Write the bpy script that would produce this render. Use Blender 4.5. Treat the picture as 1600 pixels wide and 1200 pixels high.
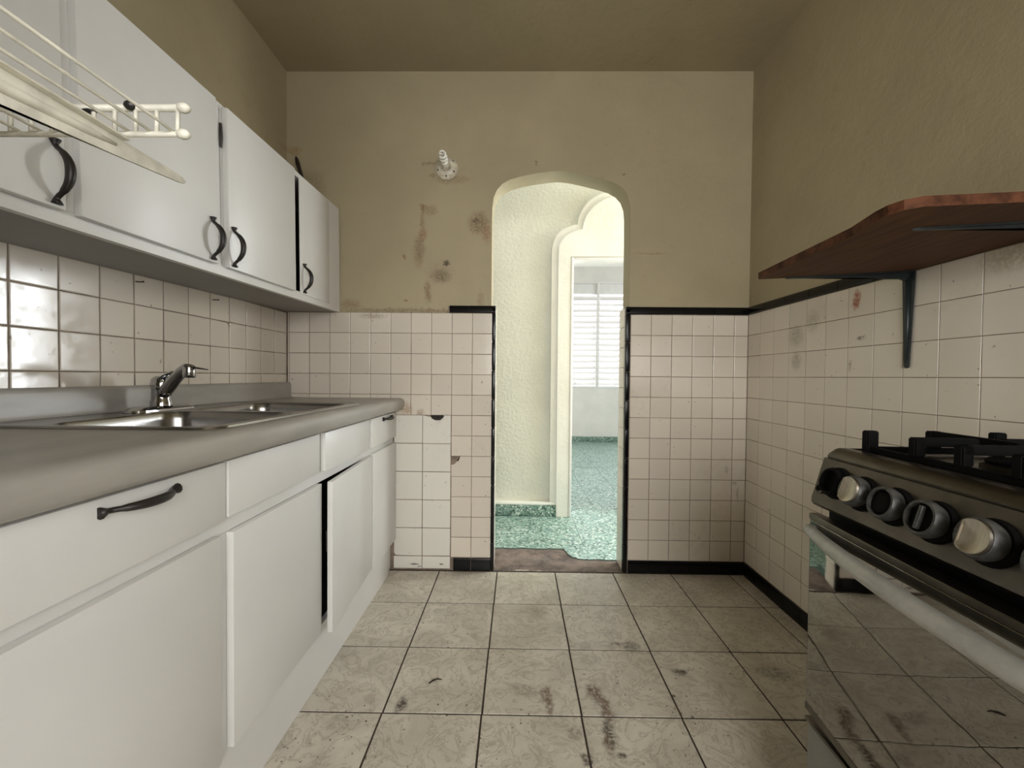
import bpy, bmesh, math, random
from mathutils import Vector, Matrix
random.seed(7)
for o in list(bpy.data.objects):
    bpy.data.objects.remove(o)
SC = bpy.context.scene
COL = SC.collection

# ------------------------------------------------------------------ camera
F_PX, YAW, PITCH, ROLL, CAM_H = 639.29, 0.01288, -0.01821, 0.00907, 1.05015
cam = bpy.data.cameras.new('camera')
cam.sensor_fit = 'HORIZONTAL'; cam.sensor_width = 36.0
cam.lens = F_PX / 1600.0 * 36.0
cam.clip_start = 0.02
co = bpy.data.objects.new('camera', cam); COL.objects.link(co)
fw = Vector((-math.sin(YAW)*math.cos(PITCH), math.cos(YAW)*math.cos(PITCH), math.sin(PITCH)))
rt0 = Vector((math.cos(YAW), math.sin(YAW), 0)); up0 = rt0.cross(fw)
rt = math.cos(ROLL)*rt0 + math.sin(ROLL)*up0
up = -math.sin(ROLL)*rt0 + math.cos(ROLL)*up0
M = Matrix((rt, up, -fw)).transposed().to_4x4()
M.translation = (0, 0, CAM_H)
co.matrix_world = M
SC.camera = co

# ------------------------------------------------------------------ world, light, exposure
W = bpy.data.worlds.new('sky'); SC.world = W; W.use_nodes = True
bg = W.node_tree.nodes['Background']
bg.inputs[0].default_value = (0.93, 0.96, 1.0, 1); bg.inputs[1].default_value = 5.0
SC.view_settings.view_transform = 'Standard'
SC.view_settings.look = 'None'
SC.view_settings.gamma = 1.0
SC.view_settings.use_curve_mapping = False
SC.view_settings.exposure = 0.0

def area(name, loc, direction, sx, sy, power, color=(1, 1, 1)):
    l = bpy.data.lights.new(name, 'AREA'); l.shape = 'RECTANGLE'
    l.size = sx; l.size_y = sy; l.energy = power; l.color = color
    o = bpy.data.objects.new(name, l); COL.objects.link(o)
    o.location = loc
    o.rotation_euler = Vector(direction).to_track_quat('-Z', 'Y').to_euler()
    return o
# daylight for unseen windows, and two hall end lamps standing before closed walls
area('daylight_side_window', (1.31, -.92, 1.50), (-1, .30, -0.45), 1.06, 1.26, 5, (1.0, 0.975, 0.93))
area('daylight_rear_window', (0.30, -1.78, 1.40), (.02, 1, -0.95), 1.24, 1.30, 50, (1.0, 0.965, 0.90))
area('daylight_hall_end', (2.12, 2.72, 1.35), (-1, 0, -0.1), 0.72, 1.9, 60, (0.97, 1.0, 0.98))
area('fill_hall_left', (-1.95, 2.72, 1.5), (1, 0, -0.1), 0.72, 1.3, 4, (0.97, 1.0, 0.98))  # weak added fill lamp, no window behind it
area('daylight_hall_window', (1.62, 3.20, 1.5), (0, -1, -0.05), 0.76, 1.16, 28, (0.92, 0.97, 1.0))
fs = area('daylight_far_side', (4.05, 5.85, 1.55), (-1, -.85, -0.06), 1.4, 1.4, 80, (0.92, 0.96, 1.0)); fs.data.spread = math.radians(125)

# ------------------------------------------------------------------ room constants
D = 2.195; XL = -1.2424; XR = 1.2247; CEIL = 2.668; P = 0.11
REAR = -1.70

# ------------------------------------------------------------------ materials
def new_mat(name):
    m = bpy.data.materials.new(name); m.use_nodes = True
    return m, m.node_tree, m.node_tree.nodes['Principled BSDF']
def node(nt, t, **kw):
    n = nt.nodes.new(t)
    for k, v in kw.items(): setattr(n, k, v)
    return n
def math_n(nt, op, a, b=None, clamp=False):
    n = node(nt, 'ShaderNodeMath', operation=op); n.use_clamp = clamp
    for i, v in enumerate((a, b)):
        if v is None: continue
        if isinstance(v, (int, float)): n.inputs[i].default_value = v
        else: nt.links.new(v, n.inputs[i])
    return n.outputs[0]
def mix_col(nt, fac, a, b, mode='MIX'):
    n = node(nt, 'ShaderNodeMix', data_type='RGBA', blend_type=mode)
    for s, v in ((0, fac), (6, a), (7, b)):
        if isinstance(v, (int, float)): n.inputs[s].default_value = v
        elif isinstance(v, tuple): n.inputs[s].default_value = (*v[:3], 1)
        else: nt.links.new(v, n.inputs[s])
    return n.outputs[2]
def noise(nt, scale, detail=4, rough=.55, coord='pos', stretch=None):
    n = node(nt, 'ShaderNodeTexNoise')
    n.inputs['Scale'].default_value = scale; n.inputs['Detail'].default_value = detail
    n.inputs['Roughness'].default_value = rough
    v = pos(nt) if coord == 'pos' else node(nt, 'ShaderNodeTexCoord').outputs['Object']
    if stretch:
        mp = node(nt, 'ShaderNodeMapping'); mp.inputs['Scale'].default_value = stretch
        nt.links.new(v, mp.inputs[0]); v = mp.outputs[0]
    nt.links.new(v, n.inputs['Vector'])
    return n
def pos(nt):
    return node(nt, 'ShaderNodeNewGeometry').outputs['Position']
def ramp(nt, v, lo, hi, a=0., b=1.):
    n = node(nt, 'ShaderNodeMapRange', interpolation_type='SMOOTHSTEP')
    n.inputs[1].default_value = lo; n.inputs[2].default_value = hi
    n.inputs[3].default_value = a; n.inputs[4].default_value = b
    nt.links.new(v, n.inputs[0])
    return n.outputs[0]
def bump(nt, bs, h, strength=.2, dist=.01):
    b = node(nt, 'ShaderNodeBump'); b.inputs['Strength'].default_value = strength
    b.inputs['Distance'].default_value = dist
    nt.links.new(h, b.inputs['Height']); nt.links.new(b.outputs[0], bs.inputs['Normal'])
def blob(nt, c, r, warp=.03, wscale=22, soft=(.35, 1.0)):
    """mask of a stain: centre c, radii r in the place's own coordinates, edge frayed by noise"""
    nz = noise(nt, wscale, 5, .65)
    sub = node(nt, 'ShaderNodeVectorMath', operation='SUBTRACT'); nt.links.new(nz.outputs['Color'], sub.inputs[0])
    sub.inputs[1].default_value = (.5, .5, .5)
    sc = node(nt, 'ShaderNodeVectorMath', operation='SCALE'); nt.links.new(sub.outputs[0], sc.inputs[0]); sc.inputs['Scale'].default_value = warp*2
    ad = node(nt, 'ShaderNodeVectorMath', operation='ADD'); nt.links.new(pos(nt), ad.inputs[0]); nt.links.new(sc.outputs[0], ad.inputs[1])
    s2 = node(nt, 'ShaderNodeVectorMath', operation='SUBTRACT'); nt.links.new(ad.outputs[0], s2.inputs[0]); s2.inputs[1].default_value = c
    dv = node(nt, 'ShaderNodeVectorMath', operation='DIVIDE'); nt.links.new(s2.outputs[0], dv.inputs[0]); dv.inputs[1].default_value = r
    ln = node(nt, 'ShaderNodeVectorMath', operation='LENGTH'); nt.links.new(dv.outputs[0], ln.inputs[0])
    m = ramp(nt, ln.outputs['Value'], soft[0], soft[1], 1., 0.)
    gr = noise(nt, 85, 3, .7)
    return math_n(nt, 'MULTIPLY', m, ramp(nt, gr.outputs[0], .36, .58, .30, 1.))
def setp(bs, rough=None, metal=None, spec=None, coat=None):
    if rough is not None: bs.inputs['Roughness'].default_value = rough
    if metal is not None: bs.inputs['Metallic'].default_value = metal
    if spec is not None: bs.inputs['Specular IOR Level'].default_value = spec
    if coat is not None: bs.inputs['Coat Weight'].default_value = coat
def simple(name, col, rough=.5, metal=0., var=.08, vscale=6., bmp=0., bscale=120., bdist=.002, spec=.5, coord='obj', stretch=None):
    m, nt, bs = new_mat(name)
    n = noise(nt, vscale, 4, .6, coord, stretch)
    dark = tuple(c*(1-var) for c in col); light = tuple(min(1, c*(1+var)) for c in col)
    c = mix_col(nt, ramp(nt, n.outputs[0], .3, .7), dark, light)
    nt.links.new(c, bs.inputs['Base Color'])
    setp(bs, rough, metal, spec)
    if bmp > 0:
        b = noise(nt, bscale, 3, .6, coord, stretch); bump(nt, bs, b.outputs[0], bmp, bdist)
    return m

def make_paint(name, col, stains=True):
    m, nt, bs = new_mat(name)
    n1 = noise(nt, 1.6, 4, .55); n2 = noise(nt, 14, 5, .6)
    c = mix_col(nt, ramp(nt, n1.outputs[0], .3, .7), tuple(x*.90 for x in col), tuple(min(1, x*1.04) for x in col))
    c = mix_col(nt, ramp(nt, n2.outputs[0], .58, .78, 0, .22), c, (col[0]*.72, col[1]*.68, col[2]*.6))
    if stains:
        # old drips, scraped plaster and soot spots on the end wall
        brown = (.20, .125, .065)
        for cc, rr, k, colr in [
            ((-.515, D, 1.946), (.018, .1, .022), .75, brown), ((-.475, D, 1.935), (.045, .1, .030), .35, brown),
            ((-.516, D, 1.88), (.012, .1, .06), .45, brown), ((-.515, D, 1.80), (.022, .1, .035), .6, (.26, .12, .07)),
            ((-.535, D, 1.72), (.032, .1, .085), .55, brown), ((-.42, D, 1.60), (.085, .1, .060), .42, (.33, .26, .17)),
            ((-.415, D, 1.585), (.05, .1, .035), .55, (.14, .10, .06)), ((-.485, D, 1.50), (.020, .1, .06), .6, brown),
            ((-.387, D, 1.654), (.015, .1, .014), .9, (.06, .04, .025)), ((-.39, D, 1.50), (.09, .1, .05), .30, (.46, .38, .26)),
            ((-.228, D, 1.882), (.018, .1, .018), .9, (.07, .045, .03)), ((-.215, D, 1.87), (.055, .1, .060), .55, (.17, .10, .05)),
            ((-.172, D, 1.82), (.025, .1, .06), .45, (.28, .12, .06)), ((-.615, D, 1.69), (.010, .1, .010), .7, brown),
            ((-.60, D, 1.455), (.012, .1, .006), .8, brown), ((.09, D, 2.187), (.007, .1, .012), .9, (.08, .05, .03)),
            ((.562, D, 2.131), (.008, .1, .008), .9, (.08, .05, .03)), ((-.36, D, 2.10), (.10, .1, .025), .35, brown),
            ((-.46, D, 2.12), (.022, .1, .010), .6, brown), ((-.48, D, 2.185), (.045, .1, .008), .5, brown),
            ((-1.21, D, 2.25), (.05, .1, .02), .5, (.30, .18, .07)), ((-1.13, D, 2.06), (.09, .1, .10), .35, (.16, .12, .06)),
            ((-.55, D, 1.398), (.45, .1, .014), .55, (.20, .145, .085)), ((-.20, D, 1.455), (.02, .1, .05), .3, brown),
            ((-.9, D, 1.43), (.06, .1, .03), .4, brown), ((.70, D, 1.71), (.10, .1, .004), .5, brown)]:
            f = math_n(nt, 'MULTIPLY', blob(nt, cc, tuple(r_*1.25 for r_ in rr), .026, 38, (.3, 1.05)), min(1., k*1.25))
            c = mix_col(nt, f, c, colr)
    nt.links.new(c, bs.inputs['Base Color']); setp(bs, .62, 0, .35)
    b1 = noise(nt, 9, 5, .6); b2 = noise(nt, 130, 3, .6)
    h = math_n(nt, 'ADD', b1.outputs[0], math_n(nt, 'MULTIPLY', b2.outputs[0], .12))
    bump(nt, bs, h, .35, .012)
    return m

def make_wall_tile(name, col, var=.05, dirt=.35, stains=()):
    m, nt, bs = new_mat(name)
    oi = node(nt, 'ShaderNodeObjectInfo')
    c = mix_col(nt, oi.outputs['Random'], tuple(x*(1-var) for x in col), tuple(min(1, x*(1+var*.6)) for x in col))
    n1 = noise(nt, 2.2, 5, .6); n2 = noise(nt, 30, 5, .7)
    f = math_n(nt, 'MULTIPLY', ramp(nt, n1.outputs[0], .5, .75), math_n(nt, 'MULTIPLY', ramp(nt, n2.outputs[0], .4, .75), dirt))
    c = mix_col(nt, f, c, (col[0]*.55, col[1]*.48, col[2]*.40))
    n3 = noise(nt, 60, 2, .5)
    c = mix_col(nt, ramp(nt, n3.outputs[0], .735, .76, 0, .6), c, (.18, .13, .09))
    for cc, rr, k, colr in stains:
        c = mix_col(nt, math_n(nt, 'MULTIPLY', blob(nt, cc, rr, .012, 60, (.3, 1.05)), k), c, colr)
    nt.links.new(c, bs.inputs['Base Color'])
    r = ramp(nt, n2.outputs[0], .35, .75, .10, .24); nt.links.new(r, bs.inputs['Roughness'])
    setp(bs, None, 0, .42)
    b = noise(nt, 26, 3, .5); bump(nt, bs, b.outputs[0], .06, .004)
    return m

def make_floor_tile():
    m, nt, bs = new_mat('floor_tile_ceramic')
    oi = node(nt, 'ShaderNodeObjectInfo')
    tc = node(nt, 'ShaderNodeTexCoord')
    ad = node(nt, 'ShaderNodeVectorMath', operation='ADD')
    sc = node(nt, 'ShaderNodeVectorMath', operation='SCALE'); sc.inputs['Scale'].default_value = 37.
    cb = node(nt, 'ShaderNodeCombineXYZ')
    nt.links.new(oi.outputs['Random'], cb.inputs[0]); nt.links.new(oi.outputs['Random'], cb.inputs[1]); nt.links.new(cb.outputs[0], sc.inputs[0])
    nt.links.new(tc.outputs['Object'], ad.inputs[0]); nt.links.new(sc.outputs[0], ad.inputs[1])
    def nz(s, d, r, dist=0.):
        n = node(nt, 'ShaderNodeTexNoise'); n.inputs['Scale'].default_value = s; n.inputs['Detail'].default_value = d
        n.inputs['Roughness'].default_value = r; n.inputs['Distortion'].default_value = dist
        nt.links.new(ad.outputs[0], n.inputs['Vector']); return n.outputs[0]
    a = nz(5, 5, .6, .8); v = nz(10, 6, .62, 1.6); s = nz(34, 3, .55, .6)
    base = mix_col(nt, ramp(nt, a, .3, .7), (.50, .46, .385), (.645, .60, .515))
    # cloudy veins of the glaze
    vein = math_n(nt, 'ABSOLUTE', math_n(nt, 'SUBTRACT', v, .5))
    c = mix_col(nt, ramp(nt, vein, .0, .045, .40, 0), base, (.24, .195, .14))
    c = mix_col(nt, ramp(nt, s, .60, .74, 0, .35), c, (.22, .19, .145))
    # dirt specks
    g = noise(nt, 75, 2, .5); g2 = noise(nt, 3.1, 4, .6)
    c = mix_col(nt, math_n(nt, 'MULTIPLY', ramp(nt, g.outputs[0], .66, .70), ramp(nt, g2.outputs[0], .42, .62)), c, (.055, .04, .028))
    d = noise(nt, 2.4, 5, .65)
    c = mix_col(nt, ramp(nt, d.outputs[0], .52, .74, 0, .30), c, (.20, .165, .12))
    rust = (.13, .072, .042); soot = (.07, .055, .04)
    for cc, rr, k, colr in [
        ((.105, 1.335, 0), (.022, .05, .1), .65, rust), ((.113, 1.285, 0), (.016, .05, .1), .6, rust),
        ((.266, 1.352, 0), (.03, .045, .1), .9, rust), ((.288, 1.30, 0), (.022, .05, .1), .7, rust), ((.294, 1.26, 0), (.018, .04, .1), .6, rust),
        ((.280, 1.195, 0), (.022, .06, .1), .85, soot), ((.272, 1.15, 0), (.016, .05, .1), .5, rust), ((.30, 1.12, 0), (.014, .014, .1), .9, soot),
        ((.59, 1.452, 0), (.03, .018, .1), .8, soot), ((.452, 1.586, 0), (.04, .035, .1), .55, soot), ((.40, 1.60, 0), (.03, .012, .1), .6, rust),
        ((.93, 1.46, 0), (.09, .04, .1), .35, soot), ((.10, 1.82, 0), (.05, .07, .1), .4, (.24, .18, .10)), ((.20, 1.11, 0), (.02, .02, .1), .8, soot),
        ((.18, 1.19, 0), (.03, .03, .1), .4, rust), ((.03, 1.35, 0), (.06, .04, .1), .35, rust), ((-.36, 1.285, 0), (.02, .04, .1), .8, soot)]:
        c = mix_col(nt, math_n(nt, 'MULTIPLY', blob(nt, cc, tuple(r_*1.2 for r_ in rr), .024, 34, (.25, 1.05)), min(1., k*1.3)), c, colr)
    nt.links.new(c, bs.inputs['Base Color'])
    nt.links.new(ramp(nt, a, .3, .7, .30, .46), bs.inputs['Roughness']); setp(bs, None, 0, .45)
    h = math_n(nt, 'ADD', math_n(nt, 'MULTIPLY', v, .5), math_n(nt, 'MULTIPLY', s, .3))
    bump(nt, bs, h, .22, .006)
    return m

def make_terrazzo(name, c0, c1, dark):
    m, nt, bs = new_mat(name)
    vo = node(nt, 'ShaderNodeTexVoronoi'); vo.inputs['Scale'].default_value = 85.
    nt.links.new(pos(nt), vo.inputs['Vector'])
    sx = node(nt, 'ShaderNodeSeparateColor'); nt.links.new(vo.outputs['Color'], sx.inputs[0])
    c = mix_col(nt, ramp(nt, sx.outputs[0], .25, .55), c0, c1)
    c = mix_col(nt, ramp(nt, sx.outputs[1], .72, .76, 0, .85), c, dark)
    c = mix_col(nt, ramp(nt, sx.outputs[2], .86, .88, 0, .8), c, (.62, .70, .64))
    n = noise(nt, 3, 4, .6); c = mix_col(nt, ramp(nt, n.outputs[0], .5, .75, 0, .3), c, dark)
    nt.links.new(c, bs.inputs['Base Color']); setp(bs, .32, 0, .4)
    return m

MAT = {}
MAT['paint'] = make_paint('cream_wall_paint', (.415, .353, .230))
MAT['ceiling'] = make_paint('shaded_cream_ceiling_paint', (.36, .303, .192), False)  # wall cream darkened, putting the shade of the upper room into the colour
MAT['tile'] = make_wall_tile('pinkish_white_glazed_tile', (.715, .65, .56), stains=[
    ((XR, 1.50, 1.345), (.1, .022, .04), .9, (.32, .075, .035)), ((XR, 1.505, 1.325), (.1, .02, .03), .9, (.30, .07, .03)),
    ((XR, 1.82, 1.24), (.1, .06, .06), .45, (.22, .19, .15)), ((XR, 1.72, 1.29), (.1, .05, .06), .35, (.22, .19, .15)),
    ((XR, 1.815, 1.13), (.1, .04, .05), .5, (.20, .16, .12)), ((XR, 1.48, 1.199), (.1, .022, .008), .8, (.12, .10, .08)),
    ((XR, 1.525, 1.10), (.1, .010, .03), .6, (.25, .20, .14)), ((XR, 1.03, 1.36), (.1, .10, .05), .5, (.32, .23, .10)),
    ((1.123, D, .56), (.012, .1, .03), .5, (.30, .25, .20)), ((1.165, D, .49), (.022, .1, .016), .5, (.30, .25, .20)), ((1.184, D, .43), (.008, .1, .06), .5, (.30, .25, .20)),
    ((-.78, D, 1.37), (.10, .1, .02), .5, (.25, .18, .10)), ((-.60, D, .87), (.05, .1, .05), .6, (.35, .22, .11)), ((-.52, D, .85), (.03, .1, .03), .6, (.30, .2, .11))])
MAT['tile_white'] = make_wall_tile('plain_white_tile', (.77, .745, .68), .03, .2, stains=[((-.55, D, .028), (.035, .1, .006), .95, (.05, .035, .02)), ((-.40, D, .03), (.02, .1, .007), .95, (.05, .035, .02)), ((-.52, D, .015), (.02, .1, .004), .9, (.05, .035, .02))])
MAT['tile_black'] = simple('black_glazed_trim', (.004, .004, .0045), .2, 0, .3, 20, .05, 60, spec=.3)
MAT['grout'] = simple('dirty_grout', (.22, .17, .13), .85, 0, .35, 12, .2, 200)
MAT['floor_grout'] = simple('dark_floor_grout', (.045, .032, .024), .9, 0, .3, 20, .3, 200)
MAT['floor_tile'] = make_floor_tile()
MAT['terrazzo'] = make_terrazzo('green_terrazzo', (.20, .33, .285), (.31, .45, .395), (.05, .10, .085))
MAT['terrazzo_dark'] = make_terrazzo('dark_green_terrazzo', (.13, .22, .18), (.22, .33, .28), (.03, .06, .05))
MAT['terrazzo_joint'] = simple('terrazzo_joint', (.10, .16, .14), .8)
MAT['concrete'] = simple('broken_brown_concrete', (.155, .118, .10), .8, 0, .45, 9, .6, 40, .01, coord='pos')
def make_threshold():
    m = simple('broken_brown_concrete', (.155, .118, .10), .8, 0, .45, 9, .6, 40, .01, coord='pos')
    nt = m.node_tree; bs = nt.nodes['Principled BSDF']
    c = bs.inputs['Base Color'].links[0].from_socket
    for cc, rr, k, colr in [((.03, 2.212, 0), (.06, .010, .1), .9, (.62, .58, .50)), ((.13, 2.208, 0), (.05, .008, .1), .85, (.60, .56, .48)), ((-.05, 2.205, 0), (.05, .006, .1), .7, (.5, .45, .4)),
                            ((.50, 2.30, 0), (.10, .04, .1), .4, (.30, .22, .16)), ((.10, 2.36, 0), (.16, .05, .1), .45, (.24, .20, .18)), ((.02, 2.26, 0), (.10, .02, .1), .6, (.06, .045, .04))]:
        c = mix_col(nt, math_n(nt, 'MULTIPLY', blob(nt, cc, rr, .02, 40, (.4, 1.0)), k), c, colr)
    nt.links.new(c, bs.inputs['Base Color'])
    return m
MAT['concrete'] = make_threshold()
MAT['hall_paint'] = simple('pale_cream_rough_plaster', (.74, .74, .65), .65, 0, .05, 3, .7, 42, .010, coord='pos')
MAT['white_plaster'] = simple('white_painted_plaster', (.80, .80, .74), .55, 0, .04, 5, .4, 40, .006, coord='pos')
MAT['far_paint'] = simple('far_room_white_paint', (.80, .77, .74), .6, 0, .04, 4, .2, 40, .006, coord='pos')
MAT['cab'] = simple('white_cabinet_paint', (.74, .735, .715), .38, 0, .025, 3, .10, 190, .0015, coord='pos')
MAT['cab_under'] = simple('darker_grey_underside', (.30, .285, .275), .55, 0, .06, 4, coord='pos')  # underside has its own darker grey than the white cabinet paint
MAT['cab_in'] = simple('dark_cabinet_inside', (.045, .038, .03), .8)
MAT['iron'] = simple('black_iron', (.018, .015, .014), .38, .0, .3, 30, .2, 200)
MAT['laminate'] = simple('grey_beige_laminate', (.38, .36, .325), .40, 0, .10, 5, .05, 60, coord='pos', stretch=(3, .6, 3))
MAT['steel'] = simple('brushed_stainless', (.34, .33, .32), .24, 1., .06, 60, .05, 300, .001, stretch=(1, 12, 1))
MAT['chrome'] = simple('chrome', (.46, .46, .47), .10, 1., .03, 10)
MAT['stove_steel'] = simple('tarnished_stainless', (.12, .108, .088), .36, 1., .22, 14, .12, 40, .002)
MAT['stove_glass'] = None
MAT['stove_black'] = simple('black_enamel', (.004, .004, .004), .7, 0, .3, 18, spec=.08)
MAT['stove_grey'] = simple('grey_drawer_enamel', (.20, .20, .185), .35, .2, .08, 10)
MAT['handle_grey'] = simple('grey_handle_plastic', (.40, .40, .375), .42, .3, .12, 30, .15, 200)
MAT['knob_silver'] = simple('silver_knob', (.40, .36, .30), .32, 1., .1, 20, .1, 90, stretch=(14, 1, 1))
MAT['knob_rim'] = simple('worn_grey_knob_rim', (.060, .059, .056), .4, .3, .5, 60, .2, 120)
MAT['wood'] = simple('red_brown_shelf_wood', (.088, .035, .013), .65, 0, .30, 5, .15, 60, .002, spec=.2, coord='obj', stretch=(9, 1.2, 9))
MAT['wood_edge'] = simple('chipped_shelf_edge', (.080, .030, .014), .7, 0, .55, 28, .6, 60, .003, spec=.15)
MAT['bracket'] = simple('dark_green_grey_bracket', (.028, .036, .038), .42, .3, .2, 12)
MAT['wire_white'] = simple('white_coated_wire', (.66, .64, .55), .4, 0, .18, 26)
MAT['porcelain'] = simple('white_porcelain', (.60, .55, .44), .3, 0, .25, 30)
MAT['lamp_glass'] = simple('white_spiral_tube', (.85, .83, .76), .25, 0, .03, 5)
MAT['rust'] = simple('rusty_nail', (.05, .03, .02), .7)
MAT['cable'] = simple('dark_cable', (.020, .012, .010), .5)
MAT['white_metal'] = simple('white_window_metal', (.82, .80, .79), .4, 0, .03, 10)
MAT['debris'] = simple('dark_debris', (.02, .015, .012), .8)

def make_glass_door():
    m, nt, bs = new_mat('dark_mirror_oven_glass')
    n = noise(nt, 7, 3, .55, 'obj'); s = noise(nt, 5, 5, .65, 'obj')
    bs.inputs['Base Color'].default_value = (.27, .255, .23, 1)
    setp(bs, None, 1., .5); nt.links.new(ramp(nt, s.outputs[0], .4, .75, .012, .05), bs.inputs['Roughness'])
    bump(nt, bs, n.outputs[0], .06, .004)
    return m
MAT['stove_glass'] = make_glass_door()

# ------------------------------------------------------------------ builders
def link(o, parent=None):
    COL.objects.link(o)
    if parent is not None: o.parent = parent
    return o
def tag(o, label=None, cat=None, group=None, kind=None):
    if label: o['label'] = label
    if cat: o['category'] = cat
    if group: o['group'] = group
    if kind: o['kind'] = kind
    return o
def empty(name, loc=(0, 0, 0), rot=(0, 0, 0)):
    o = bpy.data.objects.new(name, None); o.location = loc; o.rotation_euler = rot
    o.empty_display_size = .05
    return link(o)
def obj(name, bm, m, parent=None, smooth=False, recalc=True):
    if recalc: bmesh.ops.recalc_face_normals(bm, faces=bm.faces)
    me = bpy.data.meshes.new(name); bm.to_mesh(me); bm.free()
    if isinstance(m, str): m = MAT[m]
    me.materials.append(m)
    if smooth:
        for p in me.polygons: p.use_smooth = True
        if smooth != 'all':
            me.set_sharp_from_angle(angle=math.radians(smooth if smooth is not True else 35))
    o = bpy.data.objects.new(name, me)
    return link(o, parent)
def box(bm, x0, x1, y0, y1, z0, z1, bev=0., seg=2):
    r = bmesh.ops.create_cube(bm, size=1.)
    vs = r['verts']
    for v in vs:
        v.co = Vector((x0 + (v.co.x+.5)*(x1-x0), y0 + (v.co.y+.5)*(y1-y0), z0 + (v.co.z+.5)*(z1-z0)))
    if bev > 0:
        es = list({e for v in vs for e in v.link_edges})
        bmesh.ops.bevel(bm, geom=es, offset=bev, segments=seg, affect='EDGES', profile=.5)
    return vs
def boxo(name, m, b, parent=None, bev=0., seg=2):
    bm = bmesh.new(); box(bm, *b, bev, seg)
    return obj(name, bm, m, parent, 30 if bev > 0 else False)
def tube(bm, pts, rad, n=10, cap=True, flat=1.0, upv=(0, 0, 1)):
    pts = [Vector(p) for p in pts]; k = len(pts)
    if isinstance(rad, (int, float)): rad = [rad]*k
    rings = []
    for i, p in enumerate(pts):
        t = (pts[min(i+1, k-1)] - pts[max(i-1, 0)]).normalized()
        a = Vector(upv)
        if abs(a.dot(t)) > .95: a = Vector((1, 0, 0)) if abs(t.x) < .9 else Vector((0, 1, 0))
        s = t.cross(a).normalized(); u = s.cross(t).normalized()
        r = rad[i]
        rings.append([bm.verts.new(p + s*math.cos(2*math.pi*j/n)*r + u*math.sin(2*math.pi*j/n)*r*flat) for j in range(n)])
    for i in range(k-1):
        for j in range(n):
            bm.faces.new((rings[i][j], rings[i][(j+1) % n], rings[i+1][(j+1) % n], rings[i+1][j]))
    if cap:
        bm.faces.new(rings[0][::-1]); bm.faces.new(rings[-1])
    return rings
def lathe(bm, prof, center=(0, 0, 0), axis='z', n=24):
    """prof: list of (radius, height) along the axis"""
    rings = []
    for r, h in prof:
        ring = []
        for j in range(n):
            a = 2*math.pi*j/n
            p = (r*math.cos(a), r*math.sin(a), h)
            if axis == 'y': p = (p[0], p[2], p[1])
            if axis == 'x': p = (p[2], p[0], p[1])
            ring.append(bm.verts.new(Vector(p)+Vector(center)))
        rings.append(ring)
    for i in range(len(rings)-1):
        for j in range(n):
            bm.faces.new((rings[i][j], rings[i][(j+1) % n], rings[i+1][(j+1) % n], rings[i+1][j]))
    bm.faces.new(rings[0]); bm.faces.new(rings[-1])
def prism(bm, poly, axis, a0, a1):
    """polygon (2D points) extruded along an axis: for 'y' the points are (x,z), for 'x' (y,z), for 'z' (x,y)"""
    def mk(p, a):
        return {'y': (p[0], a, p[1]), 'x': (a, p[0], p[1]), 'z': (p[0], p[1], a)}[axis]
    A = [bm.verts.new(mk(p, a0)) for p in poly]; B = [bm.verts.new(mk(p, a1)) for p in poly]
    n = len(poly)
    fa = bm.faces.new(A); fb = bm.faces.new(B[::-1])
    for i in range(n):
        bm.faces.new((A[i], B[i], B[(i+1) % n], A[(i+1) % n]))
    bmesh.ops.triangulate(bm, faces=[f for f in (fa, fb) if len(f.verts) > 4])
def sphere(bm, c, r, u=12, v=8):
    res = bmesh.ops.create_uvsphere(bm, u_segments=u, v_segments=v, radius=1.)
    if isinstance(r, (int, float)): r = (r, r, r)
    for w in res['verts']: w.co = Vector((w.co.x*r[0], w.co.y*r[1], w.co.z*r[2])) + Vector(c)
def rounded_rect(x0, x1, y0, y1, r, seg=6):
    out = []
    for cx, cy, a0 in ((x1-r, y1-r, 0), (x0+r, y1-r, 90), (x0+r, y0+r, 180), (x1-r, y0+r, 270)):
        for i in range(seg+1):
            a = math.radians(a0 + 90*i/seg)
            out.append((cx + r*math.cos(a), cy + r*math.sin(a)))
    return out

# tile pieces: shared meshes, front face towards local +Z
_tile_cache = {}
def tile_mesh(w, h, t, bev, mname):
    key = (round(w, 4), round(h, 4), round(t, 4), bev, mname)
    if key in _tile_cache: return _tile_cache[key]
    a, b = w/2, h/2
    v = []
    for (dx, z) in ((0, 0), (0, t-bev*.8), (bev*.35, t-bev*.3), (bev*1.2, t)):
        v += [(-a+dx, -b+dx, z), (a-dx, -b+dx, z), (a-dx, b-dx, z), (-a+dx, b-dx, z)]
    f = []
    for k in range(3):
        for j in range(4):
            f.append((k*4+j, k*4+(j+1) % 4, (k+1)*4+(j+1) % 4, (k+1)*4+j))
    f.append((12, 13, 14, 15))
    me = bpy.data.meshes.new('tile'); me.from_pydata(v, [], f); me.update()
    for p in me.polygons: p.use_smooth = True
    me.set_sharp_from_angle(angle=math.radians(14))
    me.materials.append(MAT[mname]); _tile_cache[key] = me
    return me
ROT = {'back': (math.pi/2, 0, 0), 'left': (math.pi/2, 0, math.pi/2), 'right': (math.pi/2, 0, -math.pi/2), 'floor': (0, 0, 0)}
def put_tile(name, side, center, w, h, t, mname, parent, bev=.002, jit=.004):
    o = bpy.data.objects.new(name, tile_mesh(w, h, t, bev, mname))
    o.location = center
    r = ROT[side]
    j1, j2 = random.gauss(0, jit), random.gauss(0, jit)
    if side == 'floor': o.rotation_euler = (r[0]+j1*.3, r[1]+j2*.3, r[2])
    else: o.rotation_euler = (r[0]+j1, r[1], r[2]+j2)
    return link(o, parent)

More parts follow.
